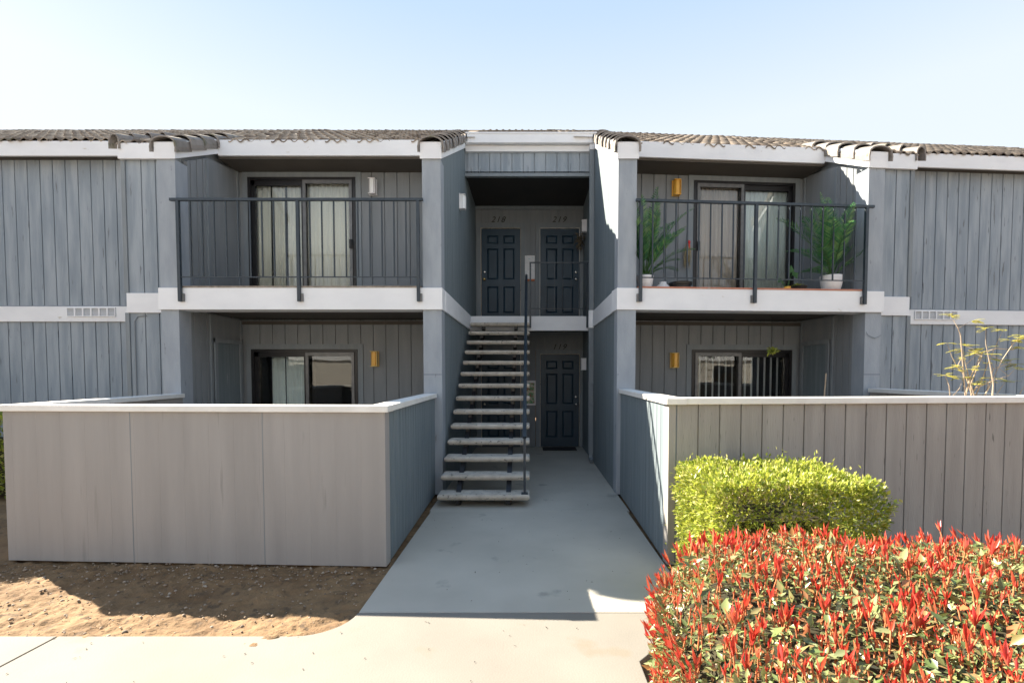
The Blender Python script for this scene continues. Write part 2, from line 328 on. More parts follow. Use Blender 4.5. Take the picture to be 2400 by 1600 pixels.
def slider(F, z0, kind, side):
    """sliding glass door: u 1.59-3.31, back plane v=1.4"""
    u0, u1 = 1.60, 3.31; z1 = z0+1.985; v = 1.40
    fr = MB(F)
    fr.box(u0, u0+.045, v-.03, v+.09, z0, z1); fr.box(u1-.045, u1, v-.03, v+.09, z0, z1)
    fr.box(u0, u1, v-.028, v+.092, z1-.045, z1); fr.box(u0, u1, v-.028, v+.092, z0, z0+.03)
    fr.box(2.40, 2.47, v-.01, v+.06, z0+.03, z1-.045)
    fr.box(2.47, u1-.045, v+.0, v+.05, z1-.12, z1-.045); fr.box(u1-.10, u1-.045, v+.0, v+.05, z0+.03, z1-.045)
    root = fr.build('sliding_door', 'bronze', B)
    s = MB(F)
    a, b = u0+.05, 2.43
    for (p0, p1, q0, q1) in ((a, a+.045, z0+.03, z1-.05), (b-.045, b, z0+.03, z1-.05), (a+.045, b-.045, z1-.105, z1-.05), (a+.045, b-.045, z0+.03, z0+.09)): s.box(p0, p1, v-.045, v-.015, q0, q1)
    s.build('screen_frame', 'screen', root)
    h = MB(F); h.box(a+.003, a+.042, v-.075, v-.045, z0+.86, z0+1.0); h.build('handle', 'black', root)
    gl = MB(F); gl.box(a+.045, b-.045, v+.028, v+.034, z0+.09, z1-.105); gl.build('pane', 'glass', root)
    gl = MB(F); gl.box(2.47, u1-.10, v+.046, v+.052, z0+.03, z1-.12); gl.build('pane', 'glass', root)
    # surround
    t = MB(F); tw = .085
    t.box(u0-tw, u0-.001, v-.02, v+.02, z0, z1+tw); t.box(u1+.001, u1+tw, v-.02, v+.02, z0, z1+tw); t.box(u0-.001, u1+.001, v-.021, v+.02, z1+.001, z1+tw)
    t.build('door_trim', 'trim', B)
    # room behind
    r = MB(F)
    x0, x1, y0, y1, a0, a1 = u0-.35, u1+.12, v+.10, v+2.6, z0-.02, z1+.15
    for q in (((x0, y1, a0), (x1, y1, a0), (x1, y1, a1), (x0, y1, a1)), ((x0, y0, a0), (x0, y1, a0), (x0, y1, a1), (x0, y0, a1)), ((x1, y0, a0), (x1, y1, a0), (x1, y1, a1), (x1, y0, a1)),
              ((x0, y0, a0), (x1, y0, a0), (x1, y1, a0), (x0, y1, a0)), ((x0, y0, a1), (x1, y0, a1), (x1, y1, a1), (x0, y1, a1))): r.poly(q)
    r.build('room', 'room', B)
    return root
def curtain(F, spans, v, z0, z1, m, label, amp=.015, wl=.085, name='curtain', cat='curtain'):
    mb = MB(F)
    for (a, b, ph) in spans:
        n = max(6, int((b-a)/.01)); top = []; bot = []; back = []
        for i in range(n+1):
            u = a+(b-a)*i/n; d = amp*math.sin(2*math.pi*u/wl+ph+1.3*math.sin(u*9+ph))+.4*amp*math.sin(2*math.pi*u/wl*2.3+ph)
            lo = u+(.012*math.sin(u*23+ph))
            top.append(mb.pt((u, v+d*.6, z1))); bot.append(mb.pt((lo, v+d*1.2, z0)))
        for i in range(n): mb.f.append([bot[i], bot[i+1], top[i+1], top[i]])
    o = mb.build(name, m, None, smooth=True, norm=False)
    sm = o.modifiers.new('thickness', 'SOLIDIFY'); sm.thickness = .002
    return tag(o, label, cat)
def bay(F, left, vis=True):
    S = F if left else (lambda u, v, z: (X0+u, Y0+v, z))
    # --- breezeway side wall (faces the stair) incl. inner face towards the balcony; grooves along v
    P = lambda a, d, z: S(-d, a, z)
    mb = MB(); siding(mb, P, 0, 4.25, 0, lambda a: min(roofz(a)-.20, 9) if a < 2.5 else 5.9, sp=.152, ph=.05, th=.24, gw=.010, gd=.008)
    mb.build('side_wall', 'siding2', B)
    # column skins (proud of the wall end)
    for (a, b) in ((-.004, .24), (3.467, 3.70)):
        c = MB(S if a < 1 else F); c.box(a, b, -.012, .22, 0, BB+.002); c.box(a, b, -.012, .22, DECK-.002, 4.41); c.build('column', 'column', B)
    c = MB(F); c.box(3.55, 3.698, .22, 3.2, 4.2, 4.75, zs=lambda y: .5*(y-.3)-.05); c.box(3.52, 3.699, .21, 3.2, 0, 4.4); c.build('parapet_wall', 'siding', B)
    # --- rake boards + caps
    for (a, b, ve) in ((-.022, .262, 2.46), (3.445, 3.722, 1.15)):
        r = MB(S if a < 1 else F)
        r.box(a, b, -.035, ve, 4.405, 4.62, zs=lambda y: SL*(y+.035)*.985)
        r.build('rake_board', 'white', B, bevel=.004)
        cap_tiles(S if a < 1 else F, (a+b)/2, -.04, ve, .170)
    # --- floor bands
    f = MB(F); f.box(-.02, 3.71, -.045, .24, BB, DECK); f.build('floor_band', 'white', B, bevel=.004)
    f = MB(S); f.box(-.026, 0.0, .20, 3.02, BB, DECK-.005); f.build('floor_band', 'white', B, bevel=.003)
    f = MB(F); f.box(3.71, 4.56, .485, .60, 2.479, 2.757); f.build('floor_band', 'white', B, bevel=.004)
    ue = 11.5
    f = MB(F); f.box(4.50, ue, 1.435, 1.50, 2.453, 2.697); f.build('floor_band', 'white', B, bevel=.004)
    # --- deck and ceilings
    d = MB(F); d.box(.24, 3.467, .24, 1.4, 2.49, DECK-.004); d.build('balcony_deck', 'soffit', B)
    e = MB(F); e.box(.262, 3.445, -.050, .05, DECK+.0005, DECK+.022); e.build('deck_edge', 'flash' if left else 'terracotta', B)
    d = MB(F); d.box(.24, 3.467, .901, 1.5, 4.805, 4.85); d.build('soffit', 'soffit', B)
    # --- eave fascias
    f = MB(F); f.box(.262, 3.445, .86, .90, 4.835, 5.065); f.build('fascia', 'white', B, bevel=.004)
    f = MB(F); f.box(3.722, 4.60, .455, .495, 4.618, 4.835); f.build('fascia', 'white', B, bevel=.004)
    f = MB(F); f.box(4.56, ue, 1.27, 1.31, 5.012, 5.24); f.build('fascia', 'white', B, bevel=.004)
    f = MB(F); f.box(4.56, 4.60, .495, 1.31, 4.618, 4.835, zs=lambda y: SL*(y-.495)*.98); f.build('rake_board', 'white', B, bevel=.003)
    s = MB(F); s.box(4.54, ue, 1.31, 1.48, 5.03, 5.05); s.build('soffit', 'soffit', B)
    cap_tiles(F, 4.62, .46, 1.4, .075)
    # --- section two and wing walls
    Pf = lambda v0: (lambda a, d, z: F(a, v0-d, z))
    m2 = MB(); siding(m2, Pf(.52), 3.70, 4.54, 2.757, 4.70, ph=3.92); siding(m2, Pf(.52), 3.70, 4.54, 0, 2.479, ph=3.92)
    m2.build('wall', 'siding', B)
    m2 = MB(); siding(m2, lambda a, d, z: F(4.539+d, a, z), .54, 1.48, 0, lambda a: roofz(a)-.16, th=.08); m2.build('wall', 'siding', B)
    m2 = MB(F); m2.box(4.541, 4.60, .50, .56, 0, 2.479); m2.box(4.541, 4.60, .50, .56, 2.757, 4.66); m2.build('corner_board', 'trim', B, bevel=.003)
    m3 = MB(); siding(m3, Pf(1.47), 4.6405, ue, 2.697, 5.04, ph=4.66); siding(m3, Pf(1.47), 4.6405, ue, 0, 2.453, ph=4.66)
    m3.build('wall', 'siding', B)
    m3 = MB(F); m3.box(4.65, ue, 1.463, 1.472, .985, .995); m3.box(4.65, ue, 1.460, 1.472, 2.70, 2.715); m3.build('flashing', 'trim', B)
    # --- balcony recess, both floors
    for (z0, z1, up) in ((-.02, BB+.02, 0), (DECK-.01, 4.83, 1)):
        zd = .02 if not up else DECK; top = zd+1.985+.085
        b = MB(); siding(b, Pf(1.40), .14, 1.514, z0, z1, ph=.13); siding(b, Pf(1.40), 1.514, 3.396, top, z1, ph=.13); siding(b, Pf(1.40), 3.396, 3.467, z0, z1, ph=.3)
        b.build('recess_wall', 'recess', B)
        if up:
            b = MB(F); b.box(.25, 1.50, 1.392, 1.402, DECK, 3.02); b.box(.25, 1.50, 1.388, 1.402, 3.02, 3.035); b.build('repair_panel', 'trim', B)
        else:
            b = MB(F); b.box(.24, 3.467, 1.375, 1.40, 2.40, 2.455); b.build('trim_board', 'soffit', B)
        # outer inner-side wall, faces the stair
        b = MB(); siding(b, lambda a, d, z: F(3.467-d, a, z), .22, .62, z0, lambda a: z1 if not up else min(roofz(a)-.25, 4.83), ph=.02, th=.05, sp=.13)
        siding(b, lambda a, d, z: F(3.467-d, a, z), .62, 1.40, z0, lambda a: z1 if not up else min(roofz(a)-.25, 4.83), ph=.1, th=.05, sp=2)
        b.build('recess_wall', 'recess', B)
        b = MB(F); b.box(3.447, 3.466, .60, .64, z0+.03, z1 if not up else 4.66); b.box(3.447, 3.466, 1.345, 1.38, z0+.03, z1-.02); b.build('trim_board', 'trim', B)
        if not up:
            b = MB(F); b.box(3.425, 3.4465, .66, .72, .02, 2.13); b.box(3.425, 3.4465, 1.28, 1.34, .02, 2.13); b.box(3.424, 3.4465, .66, 1.34, 2.07, 2.135)
            dd = b.build('storage_door', 'trim', B); b = MB(F); b.box(3.445, 3.455, .725, 1.275, .02, 2.065); b.build('door_leaf', 'siding2', dd)
    # --- ceiling under the deck is the deck slab; patio slab
    b = MB(F); b.box(.2, 3.6, -.2, 1.45, -.1, .015); b.build('patio_slab', 'concrete', B)
    # --- roof
    roof_field(F, .262, 3.445, .855, VR); roof_field(F, 3.722, 4.60, .445, VR); roof_field(F, 4.60, ue, 1.25, VR)
    b = MB(F); b.poly([(-.2, 2.3, roofz(2.3)-.02), (.262, 2.3, roofz(2.3)-.02), (.262, VR, roofz(VR)-.02), (-.2, VR, roofz(VR)-.02)])
    b.poly([(3.4, 1.1, roofz(1.1)-.02), (3.8, 1.1, roofz(1.1)-.02), (3.8, VR, roofz(VR)-.02), (3.4, VR, roofz(VR)-.02)])
    b.poly([(-.3, VR, roofz(VR)), (ue, VR, roofz(VR)), (ue, VR+6, roofz(VR)-3.1), (-.3, VR+6, roofz(VR)-3.1)])
    b.poly([(ue, 1.3, 0), (ue, VR+6, 0), (ue, VR+6, roofz(VR)-3.1), (ue, VR, roofz(VR)), (ue, 1.3, roofz(1.3))])
    b.poly([(-.3, VR+5.8, 0), (ue, VR+5.8, 0), (ue, VR+5.8, 4.5), (-.3, VR+5.8, 4.5)])
    b.build('rear_roof', 'tile', B)
    # --- vent in the wing band
    b = MB(F); a0 = 5.51; b.box(a0, a0+.786, 1.4335, 1.436, 2.53, 2.678); b.build('vent_backing', 'screen', B); b = MB(F)
    for i in range(6):
        x = a0+i*.131
        b.box(x, x+.131, 1.418, 1.4345, 2.530, 2.545); b.box(x, x+.131, 1.418, 1.4345, 2.665, 2.678); b.box(x, x+.012, 1.4181, 1.4332, 2.545, 2.665); b.box(x+.119, x+.131, 1.4181, 1.4332, 2.545, 2.665)
        for k in range(6): z = 2.55+k*.019; b.poly([(x+.012, 1.4333, z+.010), (x+.119, 1.4333, z+.010), (x+.119, 1.428, z), (x+.012, 1.428, z)])
    b.build('vent', 'white', B)
    # --- sliding doors
    slider(F, DECK, 'u', left); slider(F, .02, 'l', left)
bay(FL, True); bay(FR, False)

b = MB(FL); b.box(8.75, 16, .5, 1.6, 0, 4.75); b.build('wall', 'siding', B)  # unseen block out of frame, added to shade the left end of the soil
roof_field(FL, 8.70, 16, .42, 2.0)  # roof of the unseen block, added to shape the ground shadow
for F, u, v in ((FL, 4.47, .505), (FR, 3.60, -.02)):
    b = MB(F)
    if F is FL: b.tube([(4.30, .508, 2.44), (4.42, .505, 2.43), (4.47, .503, 2.36), (4.47, .503, .9)], .008, 6)
    else: b.tube([(3.47, .03, 2.28), (3.50, -.03, 2.14), (3.60, -.03, 2.10), (3.70, -.02, 2.14), (3.735, .3, 2.24), (3.735, .48, 2.36)], .005, 5)
    b.build('cable', 'trim', B)
for F, u in ((FL, 0), (FR, 0), (FR, 3.467)):
    b = MB(F); b.box(u, u+.236, -.0135, -.011, 1.60, 1.606); b.build('board_joint', 'rail', B)
# --- centre: landing, doors, ceiling, front panel, gutter, roof
c = MB(); c.box(-1.19, 1.19, 9.58, 9.66, 2.447, 2.728); c.build('floor_band', 'white', B, bevel=.004)
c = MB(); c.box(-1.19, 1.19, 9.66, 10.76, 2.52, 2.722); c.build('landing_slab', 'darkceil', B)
cf = MB(); siding(cf, lambda a, d, z: (a, 9.02-d, z), -1.19, 1.19, 5.225, 5.70, ph=.09, sp=.203); cf.build('wall', 'siding', B)
c = MB(); c.box(-1.19, 1.19, 8.985, 9.06, 5.165, 5.225); c.build('trim_board', 'trim', B)
c = MB(); c.box(-1.15, 1.19, 8.965, 9.03, 5.596, 5.70); c.build('fascia', 'white', B, bevel=.004)
c = MB(); c.box(-1.135, 1.20, 8.86, 8.96, 5.70, 5.875); c.box(-1.135, 1.20, 8.85, 8.87, 5.855, 5.885); c.build('gutter', 'white', B, bevel=.006)
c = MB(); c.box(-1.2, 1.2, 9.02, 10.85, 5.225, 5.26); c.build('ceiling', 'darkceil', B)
roof_field(lambda u, v, z: (u, Y0+v, z), -1.15, 1.15, 2.42, VR+.2)
c = MB(); c.poly([(-1.6, Y0+VR, roofz(VR)), (1.9, Y0+VR, roofz(VR)), (1.9, Y0+VR+6, roofz(VR)-3.1), (-1.6, Y0+VR+6, roofz(VR)-3.1)]); c.build('rear_roof', 'tile', B)
DO = {'218': (-1.06, -.19, 2.735, 'l', 'brassknob'), '219': (.222, 1.092, 2.735, 'r', 'steel'), '118': (-1.06, -.19, .012, 'l', 'steel'), '119': (.232, 1.102, .012, 'r', 'steel')}
YB = 10.76
for zf, zc in ((0, 2.52), (2.70, 5.225)):
    h = 2.03; zd = 2.735 if zf else .012
    s = MB(); Pb = lambda a, d, z: (a, YB-d, z)
    for (a, b, q0) in ((-1.22, -1.15, zf), (-.10, .13, zf), (1.185, 1.3, zf), (-1.15, -.10, zd+h+.085), (.13, 1.185, zd+h+.085)): siding(s, Pb, a, b, q0, zc, ph=.02, sp=.15, gd=.008)
    s.build('breezeway_wall', 'recess', B)
    s = MB(); s.box(-1.2, 1.22, YB-.03, YB-.001, zc-.07, zc-.001); s.build('trim_board', 'trim', B)
def panel_door(num, x0, x1, z0, hs, km):
    x0 += .012; x1 -= .012; z1 = z0+2.02; y = YB+.045
    mb = MB()
    W = x1-x0; xs = [x0, x0+.13*W/.85*1.05, x0+.40, x0+.47*1.0, x0+W-.13, x1]; xs = [x0, x0+.125, x0+W/2-.055, x0+W/2+.055, x1-.125, x1]
    zs = [z0, z0+.20, z0+.78, z0+.93, z0+1.60, z0+1.70, z0+1.88, z1]
    pan = {(1, 1), (3, 1), (1, 3), (3, 3), (1, 5), (3, 5)}
    for i in range(5):
        for j in range(7):
            a, b, c2, d = xs[i], xs[i+1], zs[j], zs[j+1]
            if (i, j) in pan:
                q = [(0, 0), (.014, .022), (.035, .006)]
                rings = [[(a+t, y+e, c2+t), (b-t, y+e, c2+t), (b-t, y+e, d-t), (a+t, y+e, d-t)] for t, e in q]
                for r0, r1 in zip(rings, rings[1:]):
                    for k in range(4): mb.poly([r0[k], r0[(k+1) % 4], r1[(k+1) % 4], r1[k]])
                mb.poly(rings[-1])
            else: mb.poly([(a, y, c2), (b, y, c2), (b, y, d), (a, y, d)])
    mb.box(x0, x1, y+.0225, y+.04, z0, z1)
    d = mb.build('door', 'door', B, norm=False)
    kx = x0+.065 if hs == 'l' else x1-.065
    k = MB()
    def knob(zc, r, m):
        k = MB(lambda x, y2, z: (kx+x, y-z, zc+y2)); k.lathe((0, 0, 0), [(r*.95, 0), (r, .006), (r*.55, .012), (r*.5, .025), (r*.85, .035), (r, .05), (r*.8, .062), (r*.3, .068)], 16); return k
    knob(z0+.93, .031, km).build('knob', km, d, smooth=True)
    k = MB(lambda x, y2, z: (kx+x, y-z, z0+1.09+y2)); k.lathe((0, 0, 0), [(.028, 0), (.028, .012), (.02, .018), (.01, .02)], 16); k.build('deadbolt', 'steel', d, smooth=True)
    # frame and casing
    t = MB()
    t.box(x0-.012-.09, x0-.012, YB-.022, YB+.03, z0-.01, z1+.11); t.box(x1+.012, x1+.102, YB-.022, YB+.03, z0-.01, z1+.11); t.box(x0-.012, x1+.012, YB-.0215, YB+.03, z1+.012, z1+.11)
    t.build('door_trim', 'trim', B)
    t = MB(); t.box(x0-.0115, x0-.002, YB+.0, YB+.08, z0, z1+.011); t.box(x1+.002, x1+.0115, YB+.0, YB+.08, z0, z1+.011); t.box(x0, x1, YB+.0, YB+.08, z1+.002, z1+.0115); t.build('door_jamb', 'cap' if num == '219' else 'tread', B)
    t = MB(); t.box(x0, x1, YB-.02, YB+.08, z0-.012, z0-.001); t.build('threshold', 'screen', B)
for num, (a, b, z0, hs, km) in DO.items(): panel_door(num, a, b, z0, hs, km)
def numerals(txt, x, y, z, size):
    cu = bpy.data.curves.new('house_number', 'FONT'); cu.body = txt; cu.size = size; cu.shear = .35; cu.extrude = .004; cu.align_x = 'CENTER'; cu.space_character = 1.25
    o = bpy.data.objects.new('tmp', cu); col.objects.link(o); dg = bpy.context.evaluated_depsgraph_get()
    me = bpy.data.meshes.new_from_object(o.evaluated_get(dg)); bpy.data.objects.remove(o)
    me.materials.clear(); me.materials.append(M['number'])
    n = bpy.data.objects.new('house_number', me); col.objects.link(n); n.parent = B; n.location = Vector((x, y, z))-WL[B]; n.rotation_euler = (R(90), 0, 0)
numerals('218', -.685, YB-.008, 4.885, .17); numerals('219', .635, YB-.008, 4.885, .17); numerals('119', .645, YB-.008, 2.14, .17)
# downpipe at the breezeway's right
d = MB(); d.box(1.075, 1.16, 8.90, 8.975, .16, 2.44); d.box(1.075, 1.16, 8.90, 8.975, 2.755, 5.60)
for z in (1.05, 1.42): d.box(1.068, 1.164, 8.893, 8.98, z, z+.025)
dp = d.build('downpipe', 'trim', B, bevel=.004)
for z_ in ((2.44, 2.755), (5.60, 5.695)): d = MB(); d.box(1.07, 1.162, 8.89, 8.962, *z_); d.build('painted_section', 'white', dp)
d = MB(); d.tube([(1.117, 8.937, .16), (1.117, 8.91, .07), (1.117, 8.80, .04)], .045, 4); d.build('elbow', 'trim', dp)

# ------------------------------------------------------------------ fences
def fence(name, pts, h0, h1, m, label, sp, gd, closed_ends=True):
    root = thing(name, label, 'fence', (pts[1][0], pts[1][1], 0))
    for i in range(len(pts)-1):
        a = Vector((*pts[i], 0)); b = Vector((*pts[i+1], 0)); L = (b-a).length; d = (b-a).normalized(); n = Vector((d.y, -d.x, 0))   # outward to the right of travel
        P = lambda s, e, z, a=a, d=d, n=n: tuple(a+d*s+n*e+Vector((0, 0, z)))
        q0 = .013 if i > 1 else 0.0; q1 = L-(.013 if i == 0 else 0)
        mb = MB(); siding(mb, P, q0, q1, .0 if i != 9 else 0, h0, sp=sp[i], ph=sp[i]*.35, th=.11, gw=.012 if gd[i] > .005 else .006, gd=gd[i])
        mb.build('panel', m[i], root)
        cb = MB(lambda s, e, z, P=P: P(s, e, z)); e0 = -.03 if i > 0 else 0; 
        cb.box(-(.0285 if i > 0 else 0), L+(.03 if i < len(pts)-2 else 0), -.14, .028+.002*i, h0+.0005*i, h1+.001*i)
        cb.build('cap', 'cap', root, bevel=.006)
    return root
FLp = [(-1.262, 6.515), (-1.20, 4.056), (-4.519, 4.198), (-4.73, 6.52)]
# travel so that 'right of travel' is outside: left fence runs from the left column round to the right
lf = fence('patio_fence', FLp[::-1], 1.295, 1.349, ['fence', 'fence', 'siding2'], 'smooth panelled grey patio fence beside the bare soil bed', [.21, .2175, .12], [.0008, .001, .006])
# two panel seams on the smooth fence
sm = MB()
a = Vector((-4.519, 4.198, 0)); b = Vector((-1.20, 4.056, 0)); dd = (b-a).normalized(); nn = Vector((dd.y, -dd.x, 0))
for s in (1.13, 2.28):
    for k in (0, 1): pass
    P = lambda x, e, z, s=s: tuple(a+dd*(s+x)+nn*e+Vector((0, 0, z)))
    q = MB(P); q.box(-.0028, .0028, .0005, .002, .0, 1.294); q.build('seam_strip', 'trim', lf)
u1 = 3.56
FRp = [(1.212, 6.515), (1.166, 4.093), (1.166+3.6*cA, 4.093+3.6*sA), (4.80, 6.75)]
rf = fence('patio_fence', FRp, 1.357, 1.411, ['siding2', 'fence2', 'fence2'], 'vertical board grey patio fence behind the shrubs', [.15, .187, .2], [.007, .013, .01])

# ------------------------------------------------------------------ staircase
S = thing('staircase', 'open staircase of concrete treads rising to the upper landing', 'staircase', (-.56, 5.87, 0))
for n in range(14):
    y = 5.87+.262*n; z = .15+.1865*n
    mb = MB(); pr = [(.0, -.012), (.012, 0), (.275, 0), (.275, -.05), (.25, -.062), (.02, -.066), (.004, -.05), (-.004, -.03)]
    x0, x1 = -1.115, .0
    xs = [x0, x0+.02, x1-.02, x1]; sc_ = [.6, 1, 1, .6]
    rr = [[mb.pt((x, y+a, z+(b if s_ == 1 else -.03+(b+.03)*.75))) for a, b in pr] for x, s_ in zip(xs, sc_)]
    for r0, r1 in zip(rr, rr[1:]):
        for k in range(len(pr)): mb.f.append([r0[k], r0[(k+1) % 8], r1[(k+1) % 8], r1[k]])
    mb.f.append(rr[0]); mb.f.append(rr[-1][::-1])
    mb.build('tread', 'tread', S)
for x in (-.88, -.26):
    mb = MB(); mb.box(x-.03, x+.03, 5.98, 9.57, -.22, -.10, zs=lambda y: max(0.222, .06+.70*(y-5.87)))
    mb.box(x-.03, x+.03, 6.0, 6.09, 0, .12)
    for n in range(14):
        y = 5.87+.262*n; z = .15+.1865*n; mb.box(x-.025, x+.025, y+.05, y+.25, z-.12, z-.067)
    mb.build('stringer', 'bronze', S)
mb = MB(); mb.box(-.075, -.045, 5.93, 5.96, .15, .86); mb.box(-.10, -.02, 5.90, 5.99, .151, .16); mb.build('post', 'rail', S)
mb = MB(); mb.tube([(-.06, 5.92, .84), (-.06, 5.98, .90), (-.06, 9.40, 3.46), (-.06, 9.52, 3.50)], .027, 6); mb.build('handrail', 'rail', S)
mb = MB(); mb.tube([(-.06, 5.96, .50), (-.06, 9.5, 3.1)], .010, 6); mb.build('handrail', 'rail', S)
for y in (7.25, 8.6): mb = MB(); z = .15+.712*(y-5.87); mb.box(-.075, -.045, y, y+.03, z-.03, z+.72); mb.build('post', 'rail', S)
# landing guard
G = thing('guard_rail', 'short black guard rail on the upper landing before the doors', 'railing', (.6, 9.56, DECK))
mb = MB(); mb.box(0.0, 1.165, 9.53, 9.56, 3.735, 3.76); mb.build('top_rail', 'rail', G)
mb = MB(); mb.box(0.0, 1.165, 9.54, 9.555, 2.86, 2.875); mb.build('bottom_rail', 'rail', G)
for x in (.0, 1.10): mb = MB(); mb.box(x, x+.032, 9.535, 9.565, 2.50, 3.735); mb.build('post', 'rail', G)
for k in range(1, 7): mb = MB(); x = .0+k*.16; mb.box(x, x+.010, 9.543, 9.553, 2.875, 3.735); mb.build('baluster', 'rail', G)
# ------------------------------------------------------------------ balcony railings
def railing(F, label):
    T = F(1.85, -.07, DECK); G = thing('balcony_railing', label, 'railing', T, 'black balcony railings')
    mb = MB(F); mb.box(.215, 3.50, -.095, -.055, 3.85, 3.885); mb.build('top_rail', 'rail', G, bevel=.003)
    mb = MB(F); mb.box(.30, 3.42, -.08, -.068, 2.865, 2.879); mb.build('bottom_rail', 'rail', G)
    for u in (.285, 1.845, 3.40):
        mb = MB(F); mb.box(u-.02, u+.02, -.095, -.055, 2.555, 3.85); 
        mb.box(u+.02 if u > 1 else u-.0205, u+.055 if u > 1 else u+.02, -.0945, -.046, 2.565, 2.68) if False else None
        mb.build('post', 'rail', G, bevel=.002)
        mb = MB(F); mb.box(u-.045, u-.0205, -.075, -.0455, 2.558, 2.66); mb.build('bracket', 'screen', G)
    for (a, b) in ((.285, 1.845), (1.845, 3.40)):
        for k in range(1, 10):
            u = a+(b-a)*k/10; mb = MB(F); mb.box(u-.008, u+.008, -.083, -.067, 2.879, 3.85); mb.build('baluster', 'rail', G)
railing(FL, 'slim black railing across the empty balcony with pale curtains')
railing(FR, 'slim black railing across the balcony with potted palms')

# ------------------------------------------------------------------ wall lamps
def wall_lamp(F, glass, frame, label, loc, rz, first=None):
    root = thing('wall_lamp', label, 'lamp', loc, 'boxy wall lamps beside the doors')
    root.rotation_euler.z = rz
    mb = MB(); mb.box(-.065, .065, -.012, 0, -.125, .125); mb.box(-.055, .055, -.10, -.012, .110, .122); mb.box(-.055, .055, -.10, -.012, -.122, -.110)
    mb.box(.045, .055, -.10, -.012, -.11, .11)
    mb.build('frame', frame, root, local=True, bevel=.002)
    mb = MB(); pr = [(-.045, -.012), (-.045, -.06), (-.022, -.092), (.03, -.092), (.042, -.06), (.042, -.012)]
    lo = [mb.pt((x, y, -.108)) for x, y in pr]; hi = [mb.pt((x, y, .108)) for x, y in pr]
    for i in range(6): j = (i+1) % 6; mb.f.append([lo[i], lo[j], hi[j], hi[i]])
    mb.f.append(lo); mb.f.append(hi[::-1]); mb.build('lamp_shade', glass, root, local=True)
    return root
def onrec(F, u, z): return F(u, 1.39, z)
wall_lamp(FL, 'lampwhite', 'pot', 'white boxy wall lamp on the empty upper balcony', onrec(FL, 1.32, 4.565), 0)
wall_lamp(FL, 'gold', 'brass', 'brass framed amber wall lamp beside the lower glass door with parted curtains', onrec(FL, 1.32, 1.85), 0)
wall_lamp(FR, 'gold', 'gold', 'bright amber wall lamp on the balcony with palms', onrec(FR, 1.30, 4.585), A)
wall_lamp(FR, 'gold', 'brass', 'brass framed amber wall lamp beside the lower glass door with blinds', onrec(FR, 1.30, 1.83), A)
wall_lamp(FL, 'lampwhite', 'pot', 'white wall lamp on the siding above the stair', (-X0+.0, 8.3, 4.47), R(90))
wall_lamp(FL, 'lampwhite', 'pot', 'white wall lamp half hidden by the downpipe beside upper door', (X0-.0, 10.15, 4.62), R(-90))
wall_lamp(FL, 'lampwhite', 'pot', 'white wall lamp half hidden by the downpipe beside ground floor door', (X0-.0, 10.15, 1.81), R(-90))

# ------------------------------------------------------------------ curtains and blinds
zu0, zu1, zl0, zl1 = DECK+.04, DECK+1.93, .05, 1.95
curtain(FL, [(2.50, 2.74, 0), (2.77, 2.98, 1), (3.0, 3.23, 2)], 1.49, zu0, zu1, 'curtain', 'cream curtain behind the outer pane of the empty balcony door')
curtain(FL, [(1.66, 2.43, .5)], 1.475, zu0, zu1, 'curtain', 'cream curtain behind the screened pane of the empty balcony door')
curtain(FR, [(1.66, 2.40, 0)], 1.475, zu0, zu1, 'drape', 'taupe drape behind the screened pane of the palm balcony door', wl=.10)
curtain(FR, [(2.47, 3.25, 0)], 1.49, zu0, zu1, 'sheer', 'sheer pale curtain behind the clear pane of the palm balcony door')
curtain(FL, [(2.49, 2.83, 0), (2.85, 3.07, 1.5)], 1.54, zl0, zl1, 'sheer', 'pale blue curtain partly drawn behind the ground floor glass door')
mb = MB(FR)
for i in range(14):
    u = 1.70+i*.113; w_ = .022 if i < 7 else .026
    mb.poly([(u-w_, 1.54, zl0), (u+w_, 1.575, zl0), (u+w_, 1.575, zl1), (u-w_, 1.54, zl1)])
o = mb.build('vertical_blinds', 'blind', None, norm=False); sm = o.modifiers.new('t', 'SOLIDIFY'); sm.thickness = .002
tag(o, 'half open vertical blinds behind the ground floor glass door', 'blinds')

# ------------------------------------------------------------------ notices, mat, wreath
nb = thing('notice_sheet', 'white printed notice sheet hung between the two upper doors', 'notice', (.02, YB, 4.2))
mb = MB(); mb.box(-.11, .115, YB-.012, YB-.001, 3.66, 4.17); mb.build('sheet', 'paper', nb)
mb = MB(); mb.box(-.10, .11, YB-.03, YB-.001, 3.62, 3.66); mb.build('holder', 'stem', nb)
nb = thing('framed_picture', 'colourful print in a white frame beside the ground floor door', 'picture', (.02, YB, 1.4))
mb = MB(); mb.box(-.09, .13, YB-.016, YB-.0125, .93, 1.44); 
mb = MB(); mb.box(-.09, .135, YB-.012, YB-.001, .92, 1.46); mb.build('frame', 'pot', nb)
mb = MB(); mb.box(-.065, .11, YB-.016, YB-.0125, .96, 1.41); mb.build('print', 'print', nb)
mb = MB(); mb.box(.28, 1.0, 10.25, 10.68, 0.0, .014); o = mb.build('door_mat', 'mat', bevel=.004); tag(o, 'dark door mat before the ground floor door', 'mat')
wr = thing('dried_wreath', 'dark dried leaf bundle hanging by the right upper door', 'wreath', (1.14, 10.45, 4.35))
n = 90; P = np.column_stack([rng.normal(1.08, .03, n), rng.normal(10.45, .05, n), rng.uniform(4.25, 4.55, n)]); D = np.column_stack([rng.normal(0, .5, n), rng.normal(0, .5, n), rng.normal(-.6, .6, n)])
V, Fc = leaves(P, D, rng.normal(0, 1, (n, 3)), rng.uniform(.08, .17, n), rng.uniform(.015, .03, n)); npmesh('foliage', V, Fc, 'dry', wr)
mb = MB(); mb.tube([(1.16, 10.45, 4.62), (1.09, 10.45, 4.50)], .004, 5); mb.build('hook', 'dry', wr)
